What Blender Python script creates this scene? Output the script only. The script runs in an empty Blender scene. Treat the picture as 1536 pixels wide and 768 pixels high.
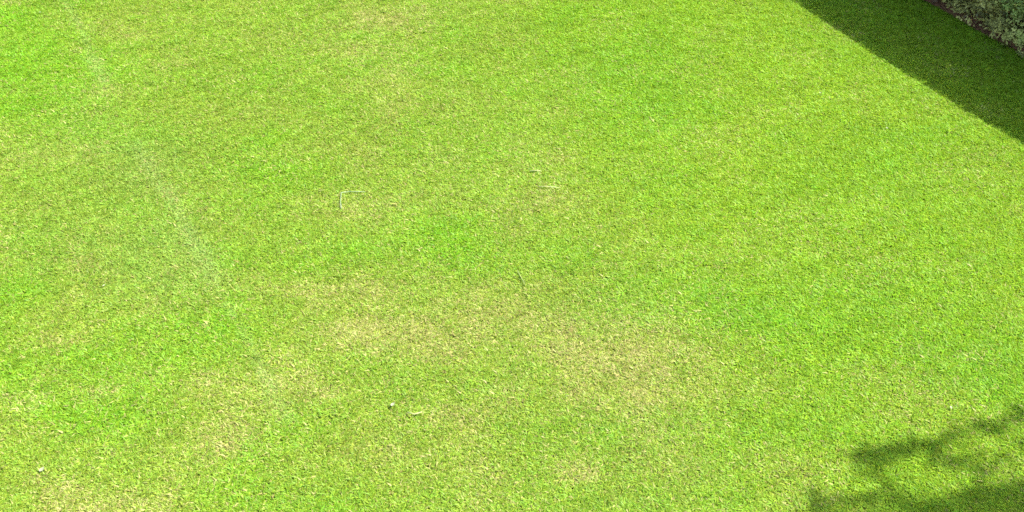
import bpy, math
import numpy as np
from mathutils import Vector

scene = bpy.context.scene
R = math.radians

# ------------------------------------------------------------------ camera
CAM_H = 3.8                       # a first-floor terrace looking down on the lawn
PITCH = R(43.5)
TAN_HALF = 0.466                  # half width of the lens at distance 1
cam_data = bpy.data.cameras.new("camera")
cam_data.sensor_width = 36.0
cam_data.lens = 18.0 / TAN_HALF
cam_data.clip_end = 2000.0
cam = bpy.data.objects.new("camera", cam_data)
scene.collection.objects.link(cam)
cam.location = (0, 0, CAM_H)
cam.rotation_euler = (math.pi / 2 - PITCH, 0, 0)
scene.camera = cam

# ------------------------------------------------------------------ sky and sun
SUN_EL, SUN_AZ = R(50), R(12)     # azimuth counted from +X towards +Y
S = np.array([math.cos(SUN_EL) * math.cos(SUN_AZ), math.cos(SUN_EL) * math.sin(SUN_AZ), math.sin(SUN_EL)])
world = bpy.data.worlds.new("World")
scene.world = world
world.use_nodes = True
wn = world.node_tree
sky = wn.nodes.new("ShaderNodeTexSky")
sky.sky_type = 'NISHITA'
sky.sun_disc = False
sky.dust_density = 3.0
sky.sun_elevation = SUN_EL
sky.sun_rotation = math.pi / 2 - SUN_AZ
wn.links.new(sky.outputs[0], wn.nodes["Background"].inputs[0])
wn.nodes["Background"].inputs[1].default_value = 0.136

sun_data = bpy.data.lights.new("sun", 'SUN')
sun_data.energy = 4.7
sun_data.angle = R(0.53)
sun_data.color = (1.0, 0.95, 0.86)
sun = bpy.data.objects.new("sun", sun_data)
scene.collection.objects.link(sun)
sun.location = (8, 4, 12)
sun.rotation_euler = Vector(S).to_track_quat('Z', 'Y').to_euler()

vs = scene.view_settings
vs.view_transform = 'Standard'
vs.look = 'None'
vs.gamma = 1.0
vs.use_curve_mapping = False
vs.exposure = 2.6
scene.cycles.use_denoising = False
scene.cycles.filter_width = 1.7
scene.cycles.max_bounces = 8
scene.cycles.diffuse_bounces = 5
scene.cycles.glossy_bounces = 2
scene.cycles.transmission_bounces = 4

# ------------------------------------------------------------------ helpers
rng = np.random.default_rng(7)


def ground_at(px, py):
    """where a sight line of the photograph (1536 x 768) meets the lawn"""
    u = (np.asarray(px, float) - 768) / 768 * TAN_HALF
    v = (384 - np.asarray(py, float)) / 768 * TAN_HALF
    dy = math.cos(PITCH) + v * math.sin(PITCH)
    dz = -math.sin(PITCH) + v * math.cos(PITCH)
    k = CAM_H / -dz
    return u * k, dy * k


def photo_of(x, y):
    """inverse of ground_at, for points on the lawn"""
    depth = y * math.cos(PITCH) + CAM_H * math.sin(PITCH)
    up = y * math.sin(PITCH) - CAM_H * math.cos(PITCH)
    return 768 + x / depth / TAN_HALF * 768, 384 - up / depth / TAN_HALF * 768


def hash2(ix, iy, seed):
    h = (ix.astype(np.int64) * 374761393 + iy.astype(np.int64) * 668265263 + seed * 1442695041) & 0xFFFFFFFF
    h = ((h ^ (h >> 13)) * 1274126177) & 0xFFFFFFFF
    return ((h ^ (h >> 16)) & 0xFFFF) / 65535.0


def vnoise(x, y, scale, seed):
    x = np.asarray(x) / scale; y = np.asarray(y) / scale
    ix = np.floor(x); iy = np.floor(y)
    fx = x - ix; fy = y - iy
    fx = fx * fx * (3 - 2 * fx); fy = fy * fy * (3 - 2 * fy)
    a = hash2(ix, iy, seed); b = hash2(ix + 1, iy, seed)
    c = hash2(ix, iy + 1, seed); d = hash2(ix + 1, iy + 1, seed)
    return (a * (1 - fx) + b * fx) * (1 - fy) + (c * (1 - fx) + d * fx) * fy


def fbm(x, y, scale, seed, octaves=4):
    s = 0; amp = 1; tot = 0
    for i in range(octaves):
        s = s + amp * vnoise(x + 17.3 * i, y - 9.1 * i, scale / 2 ** i, seed + i); tot += amp; amp *= 0.55
    return s / tot


def mesh_from(name, verts, faces, mat=None, smooth=False):
    """faces: int array (n,3) or (n,4), or a list of tuples"""
    me = bpy.data.meshes.new(name)
    verts = np.asarray(verts, np.float32)
    if isinstance(faces, np.ndarray):
        n, k = faces.shape
        me.vertices.add(len(verts)); me.vertices.foreach_set("co", verts.ravel())
        me.loops.add(n * k); me.loops.foreach_set("vertex_index", faces.astype(np.int32).ravel())
        me.polygons.add(n); me.polygons.foreach_set("loop_start", np.arange(0, n * k, k, dtype=np.int32))
        me.update(calc_edges=True)
    else:
        me.from_pydata(verts.tolist(), [], faces)
    if smooth:
        me.polygons.foreach_set("use_smooth", [True] * len(me.polygons))
    if mat:
        me.materials.append(mat)
    return me


def link(name, data, parent=None, loc=(0, 0, 0), rotz=0.0, **props):
    o = bpy.data.objects.new(name, data)
    scene.collection.objects.link(o)
    o.location = loc
    o.rotation_euler = (0, 0, rotz)
    if parent:
        o.parent = parent
    for k, v in props.items():
        o[k] = v
    return o


def tube(points, radii, sides=7):
    """tapered tube along a polyline: verts, faces"""
    P = [Vector(p) for p in points]
    verts, faces = [], []
    ref = Vector((0.31, 0.77, 0.55))
    for i, p in enumerate(P):
        d = (P[min(i + 1, len(P) - 1)] - P[max(i - 1, 0)]).normalized()
        a = d.cross(ref).normalized(); b = d.cross(a)
        for s in range(sides):
            t = 2 * math.pi * s / sides
            verts.append(p + (a * math.cos(t) + b * math.sin(t)) * radii[i])
    for i in range(len(P) - 1):
        for s in range(sides):
            s2 = (s + 1) % sides
            faces.append((i * sides + s, i * sides + s2, (i + 1) * sides + s2, (i + 1) * sides + s))
    faces.append(tuple(range(sides))[::-1])
    faces.append(tuple((len(P) - 1) * sides + s for s in range(sides)))
    return [tuple(v) for v in verts], faces


class Nodes:
    def __init__(self, name):
        self.mat = bpy.data.materials.new(name)
        self.mat.use_nodes = True
        self.t = self.mat.node_tree
        self.t.nodes.clear()
        self.out = self.n("ShaderNodeOutputMaterial")

    def n(self, kind, **kw):
        nd = self.t.nodes.new(kind)
        for k, v in kw.items():
            setattr(nd, k, v)
        return nd

    def l(self, a, b):
        self.t.links.new(a, b)

    def mix(self, fac, a, b, blend='MIX'):
        m = self.n("ShaderNodeMix", data_type='RGBA', blend_type=blend)
        for sock, v in ((m.inputs[0], fac), (m.inputs[6], a), (m.inputs[7], b)):
            if hasattr(v, "is_linked"):
                self.l(v, sock)
            elif isinstance(v, (int, float)):
                sock.default_value = v
            else:
                sock.default_value = (*v, 1)
        return m.outputs[2]

    def math(self, op, a, b=None, c=None, clamp=False):
        m = self.n("ShaderNodeMath", operation=op, use_clamp=clamp)
        for sock, v in zip(m.inputs, (a, b, c)):
            if v is None:
                continue
            if hasattr(v, "is_linked"):
                self.l(v, sock)
            else:
                sock.default_value = v
        return m.outputs[0]

    def attr(self, name, kind='GEOMETRY'):
        return self.n("ShaderNodeAttribute", attribute_name=name, attribute_type=kind)

    def leafy(self, color, trans=0.35, rough=0.5, gloss=0.03, trans_tint=(1.15, 1.1, 0.6)):
        """leaf shader: reflects, lets light through, faint sheen"""
        d = self.n("ShaderNodeBsdfDiffuse"); self.l(color, d.inputs[0])
        tr = self.n("ShaderNodeBsdfTranslucent")
        self.l(self.mix(1.0, color, trans_tint, 'MULTIPLY'), tr.inputs[0])
        mx = self.n("ShaderNodeMixShader"); mx.inputs[0].default_value = trans
        self.l(d.outputs[0], mx.inputs[1]); self.l(tr.outputs[0], mx.inputs[2])
        g = self.n("ShaderNodeBsdfGlossy"); g.inputs["Roughness"].default_value = rough
        g.inputs[0].default_value = (1, 1, 1, 1)
        mg = self.n("ShaderNodeMixShader"); mg.inputs[0].default_value = gloss
        self.l(mx.outputs[0], mg.inputs[1]); self.l(g.outputs[0], mg.inputs[2])
        self.l(mg.outputs[0], self.out.inputs[0])


# ------------------------------------------------------------------ where the lawn is dry, lush or pale
# (px, py, rx, ry, amount) in the photograph, read off and carried on to the ground as tints in the turf colour
DRY = [(510, 50, 60, 40, .30), (575, 60, 60, 80, .22), (600, 150, 40, 40, .22), (690, 170, 60, 30, .12), (800, 258, 45, 35, .34), (825, 290, 40, 14, .25),
       (245, 462, 26, 20, .50), (110, 503, 50, 16, .42), (90, 548, 16, 10, .35), (590, 512, 75, 26, .60), (545, 505, 30, 20, .35), (560, 440, 110, 30, .30), (430, 425, 80, 25, .28),
       (840, 480, 110, 45, .33), (930, 545, 130, 60, .36), (1000, 500, 70, 40, .28), (960, 620, 90, 50, .26), (1020, 690, 60, 60, .32),
       (1380, 605, 75, 35, .42), (1160, 572, 25, 20, .40), (1290, 555, 40, 18, .28), (1185, 680, 40, 25, .36), (1500, 715, 35, 14, .35),
       (300, 690, 110, 40, .34), (120, 745, 120, 30, .36), (330, 590, 70, 30, .22), (350, 660, 50, 20, .28), (620, 640, 150, 50, .26), (740, 600, 80, 40, .20),
       (700, 735, 60, 40, .28), (560, 340, 35, 18, .30), (1060, 205, 60, 30, .17), (1140, 180, 60, 25, .10), (320, 320, 60, 25, .16), (150, 585, 50, 12, .20), (40, 600, 60, 20, .16),
       (880, 350, 30, 14, .16), (1440, 380, 40, 20, .14), (640, 415, 20, 12, .18), (330, 60, 120, 60, .10), (500, 130, 120, 60, .10), (750, 500, 80, 50, .22), (480, 560, 100, 40, .16),
       (1130, 520, 30, 20, .16), (880, 720, 80, 40, .18), (40, 380, 60, 30, .10)]
LUSH = [(50, 120, 70, 70, .9), (130, 150, 60, 60, .7), (30, 10, 60, 40, .5), (650, 360, 70, 45, .8), (440, 262, 90, 22, .7), (430, 210, 60, 16, .5), (650, 20, 40, 40, .4),
        (880, 120, 110, 70, .5), (980, 150, 60, 60, .4), (1085, 462, 40, 28, 1.), (1060, 420, 60, 40, .5), (1420, 510, 130, 80, .5), (1500, 560, 60, 60, .45), (1330, 250, 100, 60, .3), (1180, 320, 90, 60, .25),
        (135, 522, 35, 12, 1.), (110, 620, 70, 40, .9), (200, 570, 60, 40, .6), (40, 560, 50, 40, .6), (320, 500, 60, 40, .75), (370, 450, 30, 30, .4), (400, 670, 40, 40, .6), (410, 740, 60, 30, .5), (560, 545, 40, 20, .5),
        (790, 740, 60, 40, .45), (860, 660, 60, 40, .3), (1200, 470, 80, 60, .45), (1210, 620, 60, 40, .4), (700, 210, 80, 40, .35), (240, 110, 40, 20, .4), (1000, 60, 200, 60, .2), (1340, 420, 90, 40, .35), (20, 430, 40, 60, .5)]
PALE = [(99, 5, 112, 32, 5), (112, 32, 138, 88, 4), (140, 92, 160, 125, 9), (205, 225, 240, 280, 10), (255, 290, 288, 350, 9), (295, 365, 330, 430, 13), (343, 460, 372, 510, 5), (372, 510, 398, 570, 7), (400, 575, 432, 625, 12)]  # streak segments and half widths; the blade colour turns paler along them
DULL = [(215, 250, 70, 45, .9), (290, 390, 60, 50, .7), (150, 180, 40, 40, .4), (90, 250, 80, 50, .4), (70, 360, 120, 60, .55), (240, 370, 80, 50, .6), (250, 420, 70, 30, .4), (880, 480, 160, 60, .25), (960, 660, 120, 70, .2)]


def turf_maps(x, y):
    px, py = photo_of(x, np.maximum(y, 0.4))
    wx = (fbm(x, y, 0.55, 11, 3) - .5) * 90
    wy = (fbm(x, y, 0.55, 31, 3) - .5) * 55
    qx, qy = px + wx, py + wy

    def blobs(lst):
        s = np.zeros_like(px)
        for cx, cy, rx, ry, a in lst:
            s += a * np.exp(-(((qx - cx) / (rx * 1.15)) ** 2 + ((qy - cy) / (ry * 1.15)) ** 2))
        return s
    inside = np.clip(1 - np.maximum(np.abs(px - 768) - 768, 0) / 250 - np.maximum(np.abs(py - 384) - 384, 0) / 150, 0, 1)
    patch = fbm(x, y, 0.8, 51, 4)
    fine = fbm(x, y, 0.14, 71, 3)
    dry = blobs(DRY) * inside * (0.15 + 1.15 * fine) + np.clip(patch - .56, 0, 1) * .9 * (1 - .8 * inside)
    # the left two thirds of the lawn are a little more worn than the right third
    right = 1 / (1 + np.exp(-(px - 880 + (py - 200) * -.55) / 70))
    dry = dry + (1 - right) * (0.05 + .10 * np.clip(fine - .45, 0, 1)) + np.clip(fine - .62, 0, 1) * .5
    mottle = fbm(x * .8, y * 1.15, .24, 131, 3)
    dry = dry + np.clip(mottle - .53, 0, 1) * 1.1 * (1 - .6 * right)
    lush = np.clip(.47 - mottle, 0, 1) * 2.2 * (1 - .45 * right) + blobs(LUSH) * inside * (0.5 + fine) + np.clip(fbm(x, y, 0.45, 91, 3) - .5, 0, 1) * .9
    dull = blobs(DULL) * inside
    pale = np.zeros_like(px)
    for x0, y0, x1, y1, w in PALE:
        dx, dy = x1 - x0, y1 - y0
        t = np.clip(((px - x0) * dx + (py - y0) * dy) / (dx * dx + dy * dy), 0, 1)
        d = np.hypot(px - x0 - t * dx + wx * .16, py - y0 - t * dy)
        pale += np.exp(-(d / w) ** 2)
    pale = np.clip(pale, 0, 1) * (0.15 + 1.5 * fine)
    return np.clip(dry, 0, .9), np.clip(lush, 0, 1), np.clip(pale, 0, 1), np.clip(dull, 0, 1), right


# ------------------------------------------------------------------ bed line: straight lawn edge along the hedge
A = np.array(ground_at(1385, 0))
B = np.array(ground_at(1536, 85))
U = (B - A) / np.linalg.norm(B - A)            # along the hedge, towards the house
N = np.array([-U[1], U[0]])                    # away from the lawn


def edge_wobble(t):
    return (fbm(t, t * 0 + 3.3, 0.35, 201, 4) - .5) * 0.09


# ------------------------------------------------------------------ lawn sheet
def lawn_material():
    k = Nodes("turf_thatch")
    geo = k.n("ShaderNodeNewGeometry")
    n1 = k.n("ShaderNodeTexNoise"); n1.inputs["Scale"].default_value = 2.2; n1.inputs["Detail"].default_value = 5
    n2 = k.n("ShaderNodeTexNoise"); n2.inputs["Scale"].default_value = 120; n2.inputs["Detail"].default_value = 4
    k.l(geo.outputs["Position"], n1.inputs[0]); k.l(geo.outputs["Position"], n2.inputs[0])
    c = k.mix(n1.outputs[0], (0.075, 0.115, 0.009), (0.10, 0.13, 0.014))
    c = k.mix(n2.outputs[0], c, (0.105, 0.125, 0.024))
    b = k.n("ShaderNodeBsdfDiffuse"); k.l(c, b.inputs[0])
    bump = k.n("ShaderNodeBump"); bump.inputs["Strength"].default_value = .7; bump.inputs["Distance"].default_value = .02
    k.l(n2.outputs[0], bump.inputs["Height"]); k.l(bump.outputs[0], b.inputs["Normal"])
    k.l(b.outputs[0], k.out.inputs[0])
    return k.mat


LAWN = lawn_material()
gx = np.concatenate([[-600, -60, -15], np.linspace(-6, 7, 105), [16, 60, 600]])
gy = np.concatenate([[-600, -60, -12], np.linspace(-1, 10, 89), [20, 60, 600]])
GX, GY = np.meshgrid(gx, gy)
near = np.exp(-((GX / 9) ** 2 + ((GY - 4) / 9) ** 2))
GZ = (fbm(GX, GY, 1.1, 301, 3) - .5) * 0.04 * near
# the soil bed lies a hand's breadth lower behind the lawn edge
V = np.stack([GX.ravel(), GY.ravel(), GZ.ravel()], 1)
nx, ny = len(gx), len(gy)
ii = np.arange(nx * ny).reshape(ny, nx)
F = np.stack([ii[:-1, :-1].ravel(), ii[:-1, 1:].ravel(), ii[1:, 1:].ravel(), ii[1:, :-1].ravel()], 1)
link("lawn", mesh_from("lawn", V, F, LAWN, True), kind="structure", label="worn sunlit lawn seen from above")


def lawn_z(x, y):
    near = np.exp(-((x / 9) ** 2 + ((y - 4) / 9) ** 2))
    return (fbm(x, y, 1.1, 301, 3) - .5) * 0.04 * near


# ------------------------------------------------------------------ soil bed
def soil_material():
    k = Nodes("bed_soil")
    geo = k.n("ShaderNodeNewGeometry")
    n1 = k.n("ShaderNodeTexNoise"); n1.inputs["Scale"].default_value = 9; n1.inputs["Detail"].default_value = 6
    n2 = k.n("ShaderNodeTexNoise"); n2.inputs["Scale"].default_value = 70; n2.inputs["Detail"].default_value = 6
    k.l(geo.outputs["Position"], n1.inputs[0]); k.l(geo.outputs["Position"], n2.inputs[0])
    c = k.mix(n1.outputs[0], (0.05, 0.022, 0.011), (0.15, 0.066, 0.032))
    c = k.mix(k.math('MULTIPLY', n2.outputs[0], .6), c, (0.12, 0.075, 0.04))
    b = k.n("ShaderNodeBsdfDiffuse"); k.l(c, b.inputs[0])
    bump = k.n("ShaderNodeBump"); bump.inputs["Strength"].default_value = 1; bump.inputs["Distance"].default_value = .03
    k.l(n2.outputs[0], bump.inputs["Height"]); k.l(bump.outputs[0], b.inputs["Normal"])
    k.l(b.outputs[0], k.out.inputs[0])
    return k.mat


SOIL = soil_material()
T0, T1 = -4.0, 5.0
ts = np.linspace(T0, T1, 301); ws = np.linspace(0, .8, 40)
TT, WW = np.meshgrid(ts, ws)
edge = edge_wobble(TT) * np.clip(1 - WW / .5, 0, 1)
BX = A[0] + U[0] * TT + N[0] * (WW + edge); BY = A[1] + U[1] * TT + N[1] * (WW + edge)
BZ = lawn_z(BX, BY) + 0.006 + 0.035 * np.clip(WW / .25, 0, 1) + (fbm(TT, WW, .12, 401, 4) - .3) * .035 * np.clip(WW / .06, 0, 1)
jj = np.arange(BX.size).reshape(BX.shape)
F = np.stack([jj[:-1, :-1].ravel(), jj[:-1, 1:].ravel(), jj[1:, 1:].ravel(), jj[1:, :-1].ravel()], 1)
link("soil_bed", mesh_from("soil_bed", np.stack([BX.ravel(), BY.ravel(), BZ.ravel()], 1), F, SOIL, True), kind="structure", label="reddish brown soil bed under the hedge")

# ------------------------------------------------------------------ hedge
def hedge_leaf_material():
    k = Nodes("hedge_leaf")
    a = k.attr("tone"); r = k.attr("young")
    ramp = k.n("ShaderNodeValToRGB")
    k.l(a.outputs["Fac"], ramp.inputs[0])
    e = ramp.color_ramp.elements
    e[0].position = 0; e[0].color = (0.09, 0.092, 0.028, 1)
    e[1].position = 1; e[1].color = (0.48, 0.44, 0.14, 1)
    m = e.new(.55); m.color = (0.29, 0.275, 0.068, 1)
    c = k.mix(r.outputs["Fac"], ramp.outputs[0], (0.18, 0.32, 0.06))
    k.leafy(c, trans=.25, rough=.55, gloss=.02)
    return k.mat


def bark_material(name, c0, c1, scale=30):
    k = Nodes(name)
    tc = k.n("ShaderNodeTexCoord")
    n1 = k.n("ShaderNodeTexNoise"); n1.inputs["Scale"].default_value = scale; n1.inputs["Detail"].default_value = 6
    k.l(tc.outputs["Object"], n1.inputs[0])
    b = k.n("ShaderNodeBsdfPrincipled"); b.inputs["Roughness"].default_value = .9
    k.l(k.mix(n1.outputs[0], c0, c1), b.inputs[0])
    bump = k.n("ShaderNodeBump"); bump.inputs["Strength"].default_value = .6; bump.inputs["Distance"].default_value = .01
    k.l(n1.outputs[0], bump.inputs["Height"]); k.l(bump.outputs[0], b.inputs["Normal"])
    k.l(b.outputs[0], k.out.inputs[0])
    return k.mat


HEDGE_LEAF = hedge_leaf_material()
WOOD = bark_material("hedge_wood", (0.05, 0.038, 0.03), (0.14, 0.11, 0.10))

HEDGE_OFF = 0.03                 # front face behind the lawn edge
HEDGE_D = 0.70
SHADOW_W = 0.76                 # measured width of the shade from the lawn edge
sun_n = float(S[:2] @ N)         # sun component across the hedge
HEDGE_H = (SHADOW_W + HEDGE_OFF) * S[2] / sun_n
HEDGE_C = A + U * 0.5 + N * (HEDGE_OFF + HEDGE_D / 2)
hedge = link("hedge", None, loc=(HEDGE_C[0], HEDGE_C[1], 0), rotz=math.atan2(U[1], U[0]),
             label="dense clipped olive green hedge in the soil bed along the lawn", category="hedge")
hedge.empty_display_size = .3
HL = 8.0                          # length; local x along U, local y = away from lawn (N)


def unit(v):
    return v / np.maximum(np.linalg.norm(v, axis=-1, keepdims=True), 1e-9)


def leaf_quads(base, direc, normal, length, width, fold=.12):
    """kite leaves: base, two sides, tip"""
    side = unit(np.cross(direc, normal))
    nrm = unit(np.cross(side, direc))
    p0 = base
    mid = base + direc * (length * .5)[:, None]
    p1 = mid + side * (width * .5)[:, None] + nrm * (width * fold)[:, None]
    p3 = mid - side * (width * .5)[:, None] + nrm * (width * fold)[:, None]
    p2 = base + direc * length[:, None] - nrm * (length * .08)[:, None]
    n = len(base)
    v = np.stack([p0, p1, p2, p3], 1).reshape(-1, 3)
    i = np.arange(n) * 4
    f = np.concatenate([np.stack([i, i + 1, i + 2], 1), np.stack([i, i + 2, i + 3], 1)])
    return v, f


def hedge_foliage():
    # shoots on the front, top, back and end faces, dense all along
    parts = []

    def face(n, kind):
        x = rng.uniform(-HL / 2, HL / 2, n)
        depth = rng.beta(1.1, 2.4, n) * .24
        if kind == 'front' or kind == 'back':
            z = 0.04 + (HEDGE_H - .06) * rng.random(n) ** 1.15
            low = np.clip(1 - z / .3, 0, 1)
            bulge = (fbm(x, z, .30, 501 if kind == 'front' else 531, 2) - .5) * .16 + (fbm(x, z, .10, 541, 2) - .5) * .16
            y = -HEDGE_D / 2 + depth + bulge * (z < HEDGE_H * .8) + .005 - .105 * low + .11 * np.exp(-((x + .37) / .13) ** 2) * low
            out = np.stack([x * 0 + rng.normal(0, .35, n), x * 0 - 1, rng.normal(.55, .35, n)], 1)
            if kind == 'back':
                y = -y; out[:, 1] *= -1
        elif kind == 'top':
            y = rng.uniform(-HEDGE_D / 2 + .02, HEDGE_D / 2 - .02, n)
            z = HEDGE_H - .05 - depth
            out = np.stack([rng.normal(0, .4, n), rng.normal(0, .4, n), x * 0 + 1], 1)
        else:
            y = rng.uniform(-HEDGE_D / 2, HEDGE_D / 2, n); z = rng.uniform(.06, HEDGE_H - .06, n)
            sgn = np.sign(x); x = sgn * (HL / 2 - depth)
            out = np.stack([sgn, rng.normal(0, .35, n), rng.normal(.4, .3, n)], 1)
        parts.append((np.stack([x, y, z], 1), unit(out), depth))
    face(15000, 'front'); face(4500, 'back'); face(5600, 'top'); face(900, 'end')
    # old leaves fill the inside
    m = 18000
    x = rng.uniform(-HL / 2 + .05, HL / 2 - .05, m); z = .06 + rng.random(m) ** 1.4 * (HEDGE_H - .15)
    parts.append((np.stack([x, rng.uniform(-HEDGE_D / 2 + .15, HEDGE_D / 2 - .12, m), z], 1), unit(rng.normal(0, 1, (m, 3)) + np.array([0, 0, .6])), x * 0 + .3))
    # the clipped arris is the densest part
    m = 9000
    x = rng.uniform(-HL / 2, HL / 2, m); dpt = rng.random(m) * .12
    parts.append((np.stack([x, -HEDGE_D / 2 + .03 + rng.random(m) * .10, HEDGE_H - .045 - dpt], 1), unit(np.stack([rng.normal(0, .4, m), rng.normal(-.5, .4, m), x * 0 + 1], 1)), dpt))
    P = np.concatenate([p[0] for p in parts]); D = np.concatenate([p[1] for p in parts]); dep = np.concatenate([p[2] for p in parts])
    per = 12
    n = len(P)
    k = np.tile(np.arange(per), n); s = np.repeat(np.arange(n), per)
    base = P[s] + D[s] * (-.05 + .012 * k)[:, None]
    ref = unit(np.cross(D[s], np.array([.3, .2, .93]))); ref2 = np.cross(D[s], ref)
    ang = k * 2.4 + rng.random(n)[s] * 6.28
    rad = ref * np.cos(ang)[:, None] + ref2 * np.sin(ang)[:, None]
    open_ = (1.1 - .07 * k)[:, None]
    ld = unit(D[s] + rad * open_ + rng.normal(0, .2, (n * per, 3)))
    ln = rng.uniform(.018, .037, n * per); wd = ln * rng.uniform(.30, .46, n * per)
    v, f = leaf_quads(base, ld, unit(rad * .2 - D[s] * -1 + rng.normal(0, .3, (n * per, 3))), ln, wd)
    v = v.reshape(-1, 4, 3)
    # shears: nothing stands above the flat top
    v[..., 2] = np.where(v[..., 2] > HEDGE_H, HEDGE_H - rng.random(v.shape[:2]) * .006, v[..., 2])
    arris = v[..., 2] > HEDGE_H - .3
    v[..., 1] = np.where(arris, np.maximum(v[..., 1], -HEDGE_D / 2 + rng.random(v.shape[:2]) * .006), v[..., 1])
    v[..., 1] = np.maximum(v[..., 1], -HEDGE_D / 2 - .075)
    v[..., 2] = np.maximum(v[..., 2], .012)
    v = v.reshape(-1, 3)
    tone = np.clip(rng.normal(.5, .2, n)[s] + rng.normal(0, .16, n * per) + (vnoise(P[:, 0], P[:, 2], .12, 611)[s] - .5) * .4, 0, 1)
    young = np.clip((fbm(P[:, 0], P[:, 2] * .6, .22, 641, 3) - .56) * 5, 0, .8)[s] * rng.uniform(.4, 1, n * per)
    return v, f, tone, young


hv, hf, tone, young = hedge_foliage()
me = mesh_from("hedge_foliage", hv, hf, HEDGE_LEAF)
for nm, arr in (("tone", tone), ("young", young)):
    at = me.attributes.new(nm, 'FLOAT', 'POINT'); at.data.foreach_set("value", np.repeat(arr, 4).astype(np.float32))
link("foliage", me, hedge, kind="stuff")


def stem_mesh(seed):
    r = np.random.default_rng(seed)
    verts, faces = [], []
    for b in range(5):
        a = r.uniform(0, 6.28); sp = r.uniform(.08, .3)
        pts = [(r.normal(0, .012), r.normal(0, .012), -.03)]
        hgt = HEDGE_H * r.uniform(.75, .9)
        for q in (.25, .5, .75, 1):
            pts.append((math.cos(a) * sp * q + r.normal(0, .015), math.sin(a) * sp * q + r.normal(0, .015), hgt * q))
        v, f = tube(pts, [.012, .010, .008, .006, .003], 6)
        o = len(verts); verts += v; faces += [tuple(i + o for i in ff) for ff in f]
    return mesh_from("hedge_stem", np.array(verts), faces, WOOD, True)


stem_meshes = [stem_mesh(s) for s in (1, 2, 3)]
for i in range(26):
    link("stem", stem_meshes[i % 3], hedge, loc=(-HL / 2 + .2 + i * (HL - .4) / 25 + rng.normal(0, .04), rng.normal(-.08, .08), .035), rotz=rng.uniform(0, 6.28))

# ------------------------------------------------------------------ leaf litter on the soil at the hedge foot
def litter_material():
    k = Nodes("dry_litter")
    a = k.attr("tone")
    k.leafy(k.mix(a.outputs["Fac"], (0.05, 0.028, 0.017), (0.15, 0.105, 0.06)), trans=.1, gloss=.0)
    return k.mat


n = 2600
t = rng.uniform(T0, T1, n); w = rng.beta(1.4, 2, n) * .5 + .02
lx = A[0] + U[0] * t + N[0] * w; ly = A[1] + U[1] * t + N[1] * w
lz = lawn_z(lx, ly) + .022 + .03 * np.clip(w / .25, 0, 1) + rng.random(n) * .01
a = rng.uniform(0, 6.28, n)
d = unit(np.stack([np.cos(a), np.sin(a), rng.normal(0, .2, n)], 1))
ln = rng.uniform(.02, .05, n)
v, f = leaf_quads(np.stack([lx, ly, lz], 1), d, unit(np.stack([rng.normal(0, .3, n), rng.normal(0, .3, n), np.ones(n)], 1)), ln, ln * rng.uniform(.25, .5, n))
me = mesh_from("leaf_litter", v, f, litter_material())
at = me.attributes.new("tone", 'FLOAT', 'POINT'); at.data.foreach_set("value", np.repeat(rng.random(n) ** 1.6, 4).astype(np.float32))
link("leaf_litter", me, kind="stuff", label="brown dead leaves scattered on the soil under the hedge", category="leaf litter")

# ------------------------------------------------------------------ grass
def grass_material():
    k = Nodes("grass_blade")
    dry = k.attr("dry", 'INSTANCER').outputs["Fac"]
    lush = k.attr("lush", 'INSTANCER').outputs["Fac"]
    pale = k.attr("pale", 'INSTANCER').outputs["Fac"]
    dull = k.attr("dull", 'INSTANCER').outputs["Fac"]
    rnd = k.attr("tuft_tone", 'INSTANCER').outputs["Fac"]
    warm = k.attr("warm", 'INSTANCER').outputs["Fac"]
    blade = k.attr("blade_rand").outputs["Fac"]
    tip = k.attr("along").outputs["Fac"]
    g = k.mix(warm, (0.121, 0.200, 0.014), (0.127, 0.224, 0.007))
    g = k.mix(lush, g, (0.094, 0.208, 0.005))
    g = k.mix(k.math('MULTIPLY', dull, .55), g, (0.108, 0.180, 0.026))
    g = k.mix(k.math('MULTIPLY', dry, .55), g, (0.185, 0.204, 0.040))
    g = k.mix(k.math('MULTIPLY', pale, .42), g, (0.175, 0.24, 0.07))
    # dead straw blades among the green ones, more of them where the turf is dry
    straw = k.math('LESS_THAN', blade, k.math('MULTIPLY', dry, .75))
    strawc = k.mix(rnd, (0.23, 0.20, 0.065), (0.27, 0.26, 0.10))
    c = k.mix(k.math('MULTIPLY', straw, .85), g, strawc)
    # each tuft and blade a little lighter or darker, older towards the foot
    v = k.math('ADD', k.math('MULTIPLY', rnd, .36), .80)
    v2 = k.math('ADD', k.math('MULTIPLY', k.math('FRACT', k.math('MULTIPLY', blade, 7.31)), .36), .82)
    v = k.math('MULTIPLY', v, v2)
    hsv = k.n("ShaderNodeHueSaturation"); k.l(k.math('ADD', k.math('MULTIPLY', k.math('FRACT', k.math('MULTIPLY', blade, 13.7)), .05), .475), hsv.inputs["Hue"]); k.l(c, hsv.inputs["Color"]); k.l(v, hsv.inputs["Value"])
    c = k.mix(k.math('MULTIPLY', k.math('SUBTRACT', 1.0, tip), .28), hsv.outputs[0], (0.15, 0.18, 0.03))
    k.leafy(c, trans=.48, rough=.5, gloss=.005, trans_tint=(1.15, 1.1, .35))
    return k.mat


GRASS = grass_material()
N_TUFT = 14


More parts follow.
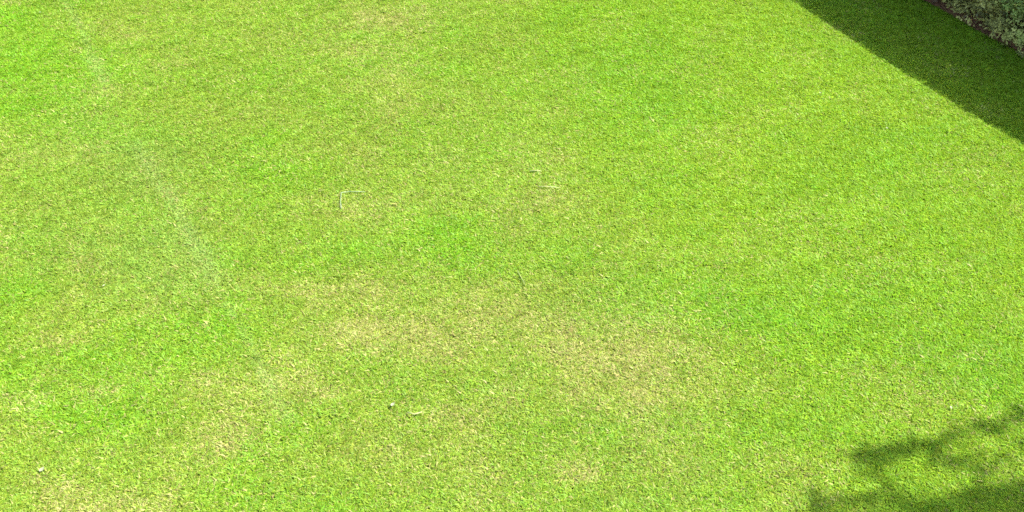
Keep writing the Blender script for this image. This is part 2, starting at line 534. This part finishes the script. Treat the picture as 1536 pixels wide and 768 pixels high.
def tuft_blades(seed):
    r = np.random.default_rng(seed)
    nb = 15
    ang = r.uniform(0, 2 * math.pi, nb)
    px = r.normal(0, .008, nb); py = r.normal(0, .008, nb)
    h = r.uniform(.008, .016, nb)
    reach = r.uniform(.010, .036, nb)
    w = r.uniform(.0032, .0056, nb)
    twist = ang + r.normal(0, .5, nb)
    dx, dy = np.cos(ang), np.sin(ang)
    sx, sy = -np.sin(twist), np.cos(twist)
    V = np.zeros((nb, 5, 3)); al = np.zeros((nb, 5))
    V[:, 0] = np.stack([px - sx * w * .4, py - sy * w * .4, -.006 + 0 * w], 1)
    V[:, 1] = np.stack([px + sx * w * .4, py + sy * w * .4, -.006 + 0 * w], 1)
    mx = px + dx * reach * .4; my = py + dy * reach * .4; mz = h * .72
    V[:, 2] = np.stack([mx + sx * w * .55, my + sy * w * .55, mz], 1)
    V[:, 3] = np.stack([mx - sx * w * .55, my - sy * w * .55, mz], 1)
    droop = r.uniform(-.25, .35, nb)
    V[:, 4] = np.stack([px + dx * reach * 1.15, py + dy * reach * 1.15, h * (1 - droop * .5)], 1)
    al[:, 2:4] = .6; al[:, 4] = 1
    return V, al, r.random(nb)


tv, tf3, tal, tbr, tid = [], [], [], [], []
off = 0
for k_ in range(N_TUFT):
    V_, al, br = tuft_blades(100 + k_)
    nb = len(V_)
    tv.append(V_.reshape(-1, 3)); tal.append(al.ravel()); tbr.append(np.repeat(br, 5)); tid.append(np.full(nb * 3, k_))
    i = np.arange(nb) * 5 + off
    tf3.append(np.stack([np.stack([i, i + 1, i + 2], 1), np.stack([i, i + 2, i + 3], 1), np.stack([i + 3, i + 2, i + 4], 1)], 1).reshape(-1, 3))
    off += nb * 5
tv = np.concatenate(tv); tf3 = np.concatenate(tf3); tal = np.concatenate(tal); tbr = np.concatenate(tbr); tid = np.concatenate(tid)


def scatter():
    cell = .0155
    xs = np.arange(-8, 9, cell); ys = np.arange(.2, 13, cell)
    X, Y = np.meshgrid(xs, ys)
    X = X.ravel() + rng.uniform(-.5, .5, X.size) * cell * 1.5; Y = Y.ravel() + rng.uniform(-.5, .5, Y.size) * cell * 1.5
    px, py = photo_of(X, Y)
    m = np.maximum(np.abs(px - 768) - 768, 0) + 1.2 * np.maximum(np.abs(py - 384) - 384, 0)
    keep = rng.random(len(X)) < np.where(m < 60, 1, np.where(m < 450, .6, .26))
    rel = np.stack([X - A[0], Y - A[1]], 1)
    tt, ww = rel @ U, rel @ N
    e = edge_wobble(tt)
    keep &= (ww < e - .008) | (ww > .79) | ((ww < e + .05) & (rng.random(len(X)) < .18))
    keep &= ~((ww > e + .05) & (ww < .79))
    return X[keep], Y[keep]


X, Y = scatter()
Z = lawn_z(X, Y)
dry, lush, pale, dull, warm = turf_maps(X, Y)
npnt = len(X)
clump = vnoise(X, Y, .035, 811)
tuft_tone = np.clip(clump * .6 + rng.random(npnt) * .5 - .05 + (fbm(X, Y, .3, 821, 3) - .5) * .3, 0, 1)
scale = .84 * np.clip(.70 + .5 * vnoise(X, Y, .05, 841) + rng.normal(0, .12, npnt) + .25 * lush - .2 * dry, .45, 1.6)

# one object: tuft shapes (faces) and the spots they grow on (loose points); the node tree plants them
allv = np.concatenate([tv, np.stack([X, Y, Z], 1)])
me = mesh_from("grass", allv, tf3, GRASS)
nt_ = len(tv)


def put(name, head, tail, kind='FLOAT', domain='POINT'):
    a = me.attributes.new(name, kind, domain)
    a.data.foreach_set("value", np.concatenate([head, tail]).astype(np.int32 if kind == 'INT' else np.float32))


z0, zp = np.zeros(nt_), np.zeros(npnt)
put("blade_rand", tbr, zp); put("along", tal, zp)
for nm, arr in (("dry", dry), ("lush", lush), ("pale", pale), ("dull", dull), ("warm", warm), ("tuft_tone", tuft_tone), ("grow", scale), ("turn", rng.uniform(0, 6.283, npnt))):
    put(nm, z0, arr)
put("pick", z0, rng.integers(0, N_TUFT, npnt), 'INT')
put("is_spot", z0, zp + 1)
a = me.attributes.new("tuft_id", 'INT', 'FACE'); a.data.foreach_set("value", tid.astype(np.int32))
grass = link("grass", me, kind="stuff", label="short sunlit lawn grass, lush green with dry yellowish patches", category="grass")

ng = bpy.data.node_groups.new("plant_grass", 'GeometryNodeTree')
ng.interface.new_socket("Geometry", in_out='INPUT', socket_type='NodeSocketGeometry')
ng.interface.new_socket("Geometry", in_out='OUTPUT', socket_type='NodeSocketGeometry')
gi = ng.nodes.new("NodeGroupInput"); go = ng.nodes.new("NodeGroupOutput")


def named(name, kind='FLOAT'):
    nd = ng.nodes.new("GeometryNodeInputNamedAttribute"); nd.data_type = kind; nd.inputs[0].default_value = name
    return nd.outputs[0]


cmp_ = ng.nodes.new("FunctionNodeCompare"); cmp_.data_type = 'FLOAT'; cmp_.operation = 'GREATER_THAN'
cmp_.inputs[1].default_value = .5
ng.links.new(named("is_spot"), cmp_.inputs[0])
sep = ng.nodes.new("GeometryNodeSeparateGeometry"); sep.domain = 'POINT'
ng.links.new(gi.outputs[0], sep.inputs[0]); ng.links.new(cmp_.outputs[0], sep.inputs[1])
spl = ng.nodes.new("GeometryNodeSplitToInstances"); spl.domain = 'FACE'
ng.links.new(sep.outputs[1], spl.inputs[0]); ng.links.new(named("tuft_id", 'INT'), spl.inputs["Group ID"])
iop = ng.nodes.new("GeometryNodeInstanceOnPoints")
iop.inputs["Pick Instance"].default_value = True
ng.links.new(sep.outputs[0], iop.inputs["Points"]); ng.links.new(spl.outputs[0], iop.inputs["Instance"])
ng.links.new(named("pick", 'INT'), iop.inputs["Instance Index"])
cr = ng.nodes.new("ShaderNodeCombineXYZ"); ng.links.new(named("turn"), cr.inputs[2])
ng.links.new(cr.outputs[0], iop.inputs["Rotation"])
ng.links.new(named("grow"), iop.inputs["Scale"])
ng.links.new(iop.outputs[0], go.inputs[0])
md = grass.modifiers.new("plant_grass", 'NODES'); md.node_group = ng

# ------------------------------------------------------------------ tree beyond the hedge whose crown shades the lawn corner
def tree_leaf_material():
    k = Nodes("tree_leaf")
    a = k.attr("tone")
    k.leafy(k.mix(a.outputs["Fac"], (0.035, 0.07, 0.018), (0.09, 0.14, 0.03)), trans=.3)
    return k.mat


TREE_LEAF = tree_leaf_material()
TREE_BARK = bark_material("tree_bark", (0.07, 0.05, 0.035), (0.19, 0.15, 0.12), 14)
TB = np.array([7.3, 2.2, 0.0])
tree = link("tree", None, loc=TB, label="broadleaf tree behind the hedge casting dappled shade on the lawn", category="tree")
TRUNK = [(0, 0, -.15), (.03, -.02, .5), (-.05, .04, 1.5), (.0, .1, 2.6), (-.12, .1, 3.3)]
v, f = tube(TRUNK, [.24, .17, .15, .13, .11], 12)
link("trunk", mesh_from("trunk", np.array(v), f, TREE_BARK, True), tree)

# leafy sprays: (px, py, rx, ry, cover) of the shade they throw, traced back up the sun's rays to the crown
SPRAYS = [(1318, 686, 30, 10, .95), (1350, 676, 26, 8, .75), (1385, 672, 36, 11, .7), (1430, 656, 34, 9, .55), (1485, 642, 40, 10, .6), (1532, 630, 28, 12, .7), (1580, 615, 40, 16, .7),
          (1303, 704, 14, 9, .7), (1328, 726, 16, 9, .35), (1218, 746, 15, 7, .55), (1250, 752, 26, 9, .55), (1300, 752, 26, 9, .45), (1335, 752, 36, 9, .6), (1390, 764, 50, 7, .85),
          (1440, 754, 26, 10, .65), (1482, 750, 36, 12, 1.), (1530, 744, 34, 14, 1.), (1505, 762, 50, 10, 1.), (1420, 768, 50, 6, .9), (1436, 696, 24, 9, .4), (1462, 716, 12, 10, .45), (1400, 688, 26, 7, .3), (1530, 672, 18, 7, .7), (1480, 690, 22, 6, .3),
          (1590, 672, 30, 12, .8), (1620, 745, 50, 22, 1.), (1500, 785, 70, 14, 1.), (1510, 760, 50, 10, 1.), (1470, 755, 40, 8, .9), (1318, 684, 24, 8, .9), (1400, 790, 80, 14, .9), (1300, 785, 70, 12, .7), (1230, 775, 40, 8, .5), (1600, 790, 70, 30, 1.)]
LB, LT = [], []
tips = []
for cx, cy, rx, ry, cov in SPRAYS:
    gx0, gy0 = ground_at(cx - rx, cy); gx1, gy1 = ground_at(cx + rx, cy)
    hx0, hy0 = ground_at(cx, cy - ry); hx1, hy1 = ground_at(cx, cy + ry)
    area = math.pi * .25 * abs(gx1 - gx0) * abs(hy1 - hy0) * 1.6
    lai = -math.log(max(1 - cov * .93, .05))
    cnt = max(16, int(lai * area / .00040))
    x, y = ground_at(rng.normal(cx, rx * .52, cnt), rng.normal(cy, ry * .5, cnt))
    dd = 5.4 + .15 * math.sin(cx * .05) + rng.normal(0, .2, cnt)
    LB.append(np.stack([x, y, 0 * x], 1) + S * dd[:, None])
    c0, c1 = ground_at(cx, cy)
    tips.append(np.array([c0, c1, 0]) + S * (5.4 + .15 * math.sin(cx * .05)))
# the rest of the crown, whose shade falls outside the picture
cc = TB + np.array([-.2, .1, 5.3])
n = 110000
q = rng.normal(0, 1, (n, 3)); q = q / np.linalg.norm(q, axis=1)[:, None] * (rng.random(n) ** .45)[:, None]
q = cc + q * np.array([2.7, 2.7, 2.1])
nz = np.array([fbm(q[:, 0] + q[:, 2] * .7, q[:, 1] - q[:, 2] * .5, .8, 901, 3)])[0]
sh = q - S * (q[:, 2] / S[2])[:, None]
px, py = photo_of(sh[:, 0], np.maximum(sh[:, 1], .3))
px = px + (fbm(sh[:, 0], sh[:, 1], .5, 951, 3) - .5) * 700 * (px > 1700)
ok = (nz > .44) & ~((px < 1640) & (py < 800)) & ~((py < 760) & (px < 1900)) & (px > 1180)
q = q[ok]
LB.append(q)
LB = np.concatenate(LB)
n = len(LB)
ld = unit(rng.normal(0, 1, (n, 3)) + np.array([0, 0, -.35]))
ln = rng.uniform(.04, .066, n)
v, f = leaf_quads(LB - TB, ld, unit(rng.normal(0, .6, (n, 3)) + np.array([0, 0, 1.])), ln, ln * rng.uniform(.42, .55, n))
me = mesh_from("crown", v, f, TREE_LEAF)
at = me.attributes.new("tone", 'FLOAT', 'POINT'); at.data.foreach_set("value", np.repeat(rng.random(n), 4).astype(np.float32))
link("crown", me, tree, kind="stuff")
top = np.array(TRUNK[-1])
limb_ends = [np.array([-1.5, .6, 4.3]), np.array([-1.2, .9, 4.7]), np.array([.9, .8, 5.8]), np.array([.8, -1.0, 5.4]), np.array([-.5, -1.1, 5.7]), np.array([0, .2, 6.6])]
twigs_v, twigs_f = [], []
for i, e in enumerate(limb_ends):
    m = top * .45 + e * .55 + np.array([0, 0, .12])
    v, f = tube([tuple(top - np.array([0, 0, .15])), tuple(m), tuple(e)], [.08, .05, .022], 8)
    link("limb", mesh_from("limb", np.array(v), f, TREE_BARK, True), tree)
lv, lf = [], []
for tp in tips[::1]:
    e = tp - TB
    st = min(limb_ends[:2], key=lambda q_: np.linalg.norm(q_ - e))
    m = st * .4 + e * .6 + np.array([0, 0, .08])
    v, f = tube([tuple(st), tuple(m), tuple(e)], [.012, .007, .003], 5)
    o = len(lv); lv += v; lf += [tuple(i + o for i in ff) for ff in f]
link("twigs", mesh_from("twigs", np.array(lv), lf, TREE_BARK, True), tree, kind="stuff")

# ------------------------------------------------------------------ small things lying in the grass
def plain(name, c, rough=.7):
    k = Nodes(name)
    tc = k.n("ShaderNodeTexCoord")
    n1 = k.n("ShaderNodeTexNoise"); n1.inputs["Scale"].default_value = 60
    k.l(tc.outputs["Object"], n1.inputs[0])
    cc_ = k.mix(n1.outputs[0], tuple(x * .75 for x in c), tuple(min(1, x * 1.2) for x in c))
    k.leafy(cc_, trans=.2, trans_tint=(1, 1, 1))
    return k.mat


STRAW = plain("pale_straw", (.19, .205, .07))
REED = plain("bleached_stalk", (.11, .16, .075))
PETAL = plain("petal", (.12, .135, .07))
TWIG = bark_material("twig_bark", (0.07, 0.10, 0.018), (0.10, 0.13, 0.025), 80)


def stalk(name, pix, radius, mat, label, category, lift=.017, **kw):
    pts = []
    for px_, py_ in pix:
        x, y = ground_at(px_, py_)
        pts.append((float(x), float(y), float(lawn_z(np.array([x]), np.array([y]))[0]) + lift + rng.normal(0, .001)))
    c = np.array(pts[0]); c[2] = 0
    v, f = tube([tuple(np.array(p) - c) for p in pts], [radius] * (len(pts) - 1) + [radius * .5], 6)
    return link(name, mesh_from(name, np.array(v), f, mat, True), loc=c, label=label, category=category, **kw)


stalk("bent_stalk", [(512, 315), (511, 304), (512, 290), (526, 289), (548, 290)], .0021, REED, "pale bleached stalk bent at a right angle on the lawn", "stalk")
stalk("straw", [(807, 287), (818, 286), (840, 288)], .0022, STRAW, "pair of long pale straws on a dry patch, the longer one", "straw", .02)
stalk("straw", [(795, 262), (804, 261), (812, 262)], .0028, STRAW, "short pale straw beside the longer straw on a dry patch", "straw")
stalk("twig", [(776, 411), (781, 420), (786, 428), (788, 434)], .0020, TWIG, "thin dark twig lying on the lawn", "twig")
stalk("straw", [(612, 624), (622, 627), (634, 624)], .0032, STRAW, "short pale straw close to a fallen cream petal", "straw", .02)


def petal_mesh(seed, s):
    r = np.random.default_rng(seed)
    v, f = [], []
    rows = 4
    for i in range(rows + 1):
        t = i / rows
        w = math.sin(math.pi * (t * .85 + .1)) * .5
        for j in (-1, 0, 1):
            v.append((j * w * s + r.normal(0, .04 * s), (t - .5) * s * 1.5, abs(j) * .18 * s + .25 * s * (t - .5) ** 2))
    for i in range(rows):
        for j in range(2):
            a_ = i * 3 + j
            f.append((a_, a_ + 1, a_ + 4, a_ + 3))
    return mesh_from("petal", np.array(v), f, PETAL, True)


pm = [petal_mesh(s, .011) for s in (1, 2, 3)]
FAR, BY_STREAK = "tiny cream petal on bright turf beside the straight hedge shadow", "tiny cream petal on the turf beside the faint pale streak"
for i, (px_, py_, sc, lab) in enumerate([(65, 708, 1.5, "largest fallen cream petal, lying on yellowed grass"), (590, 612, 1.3, "small fallen cream petal beside a short pale straw"),
                                         (1230, 142, .8, FAR), (1330, 195, .8, FAR), (61, 21, .8, BY_STREAK), (157, 431, .8, BY_STREAK), (1425, 616, .8, "tiny cream petal at the edge of the dappled tree shade")]):
    x, y = ground_at(px_, py_)
    o = link("petal", pm[i % 3], loc=(float(x), float(y), float(lawn_z(np.array([x]), np.array([y]))[0]) + .018), rotz=rng.uniform(0, 6.28),
             label=lab, category="petal", group="cream petals scattered over the lawn")
    o.scale = (sc, sc, sc)
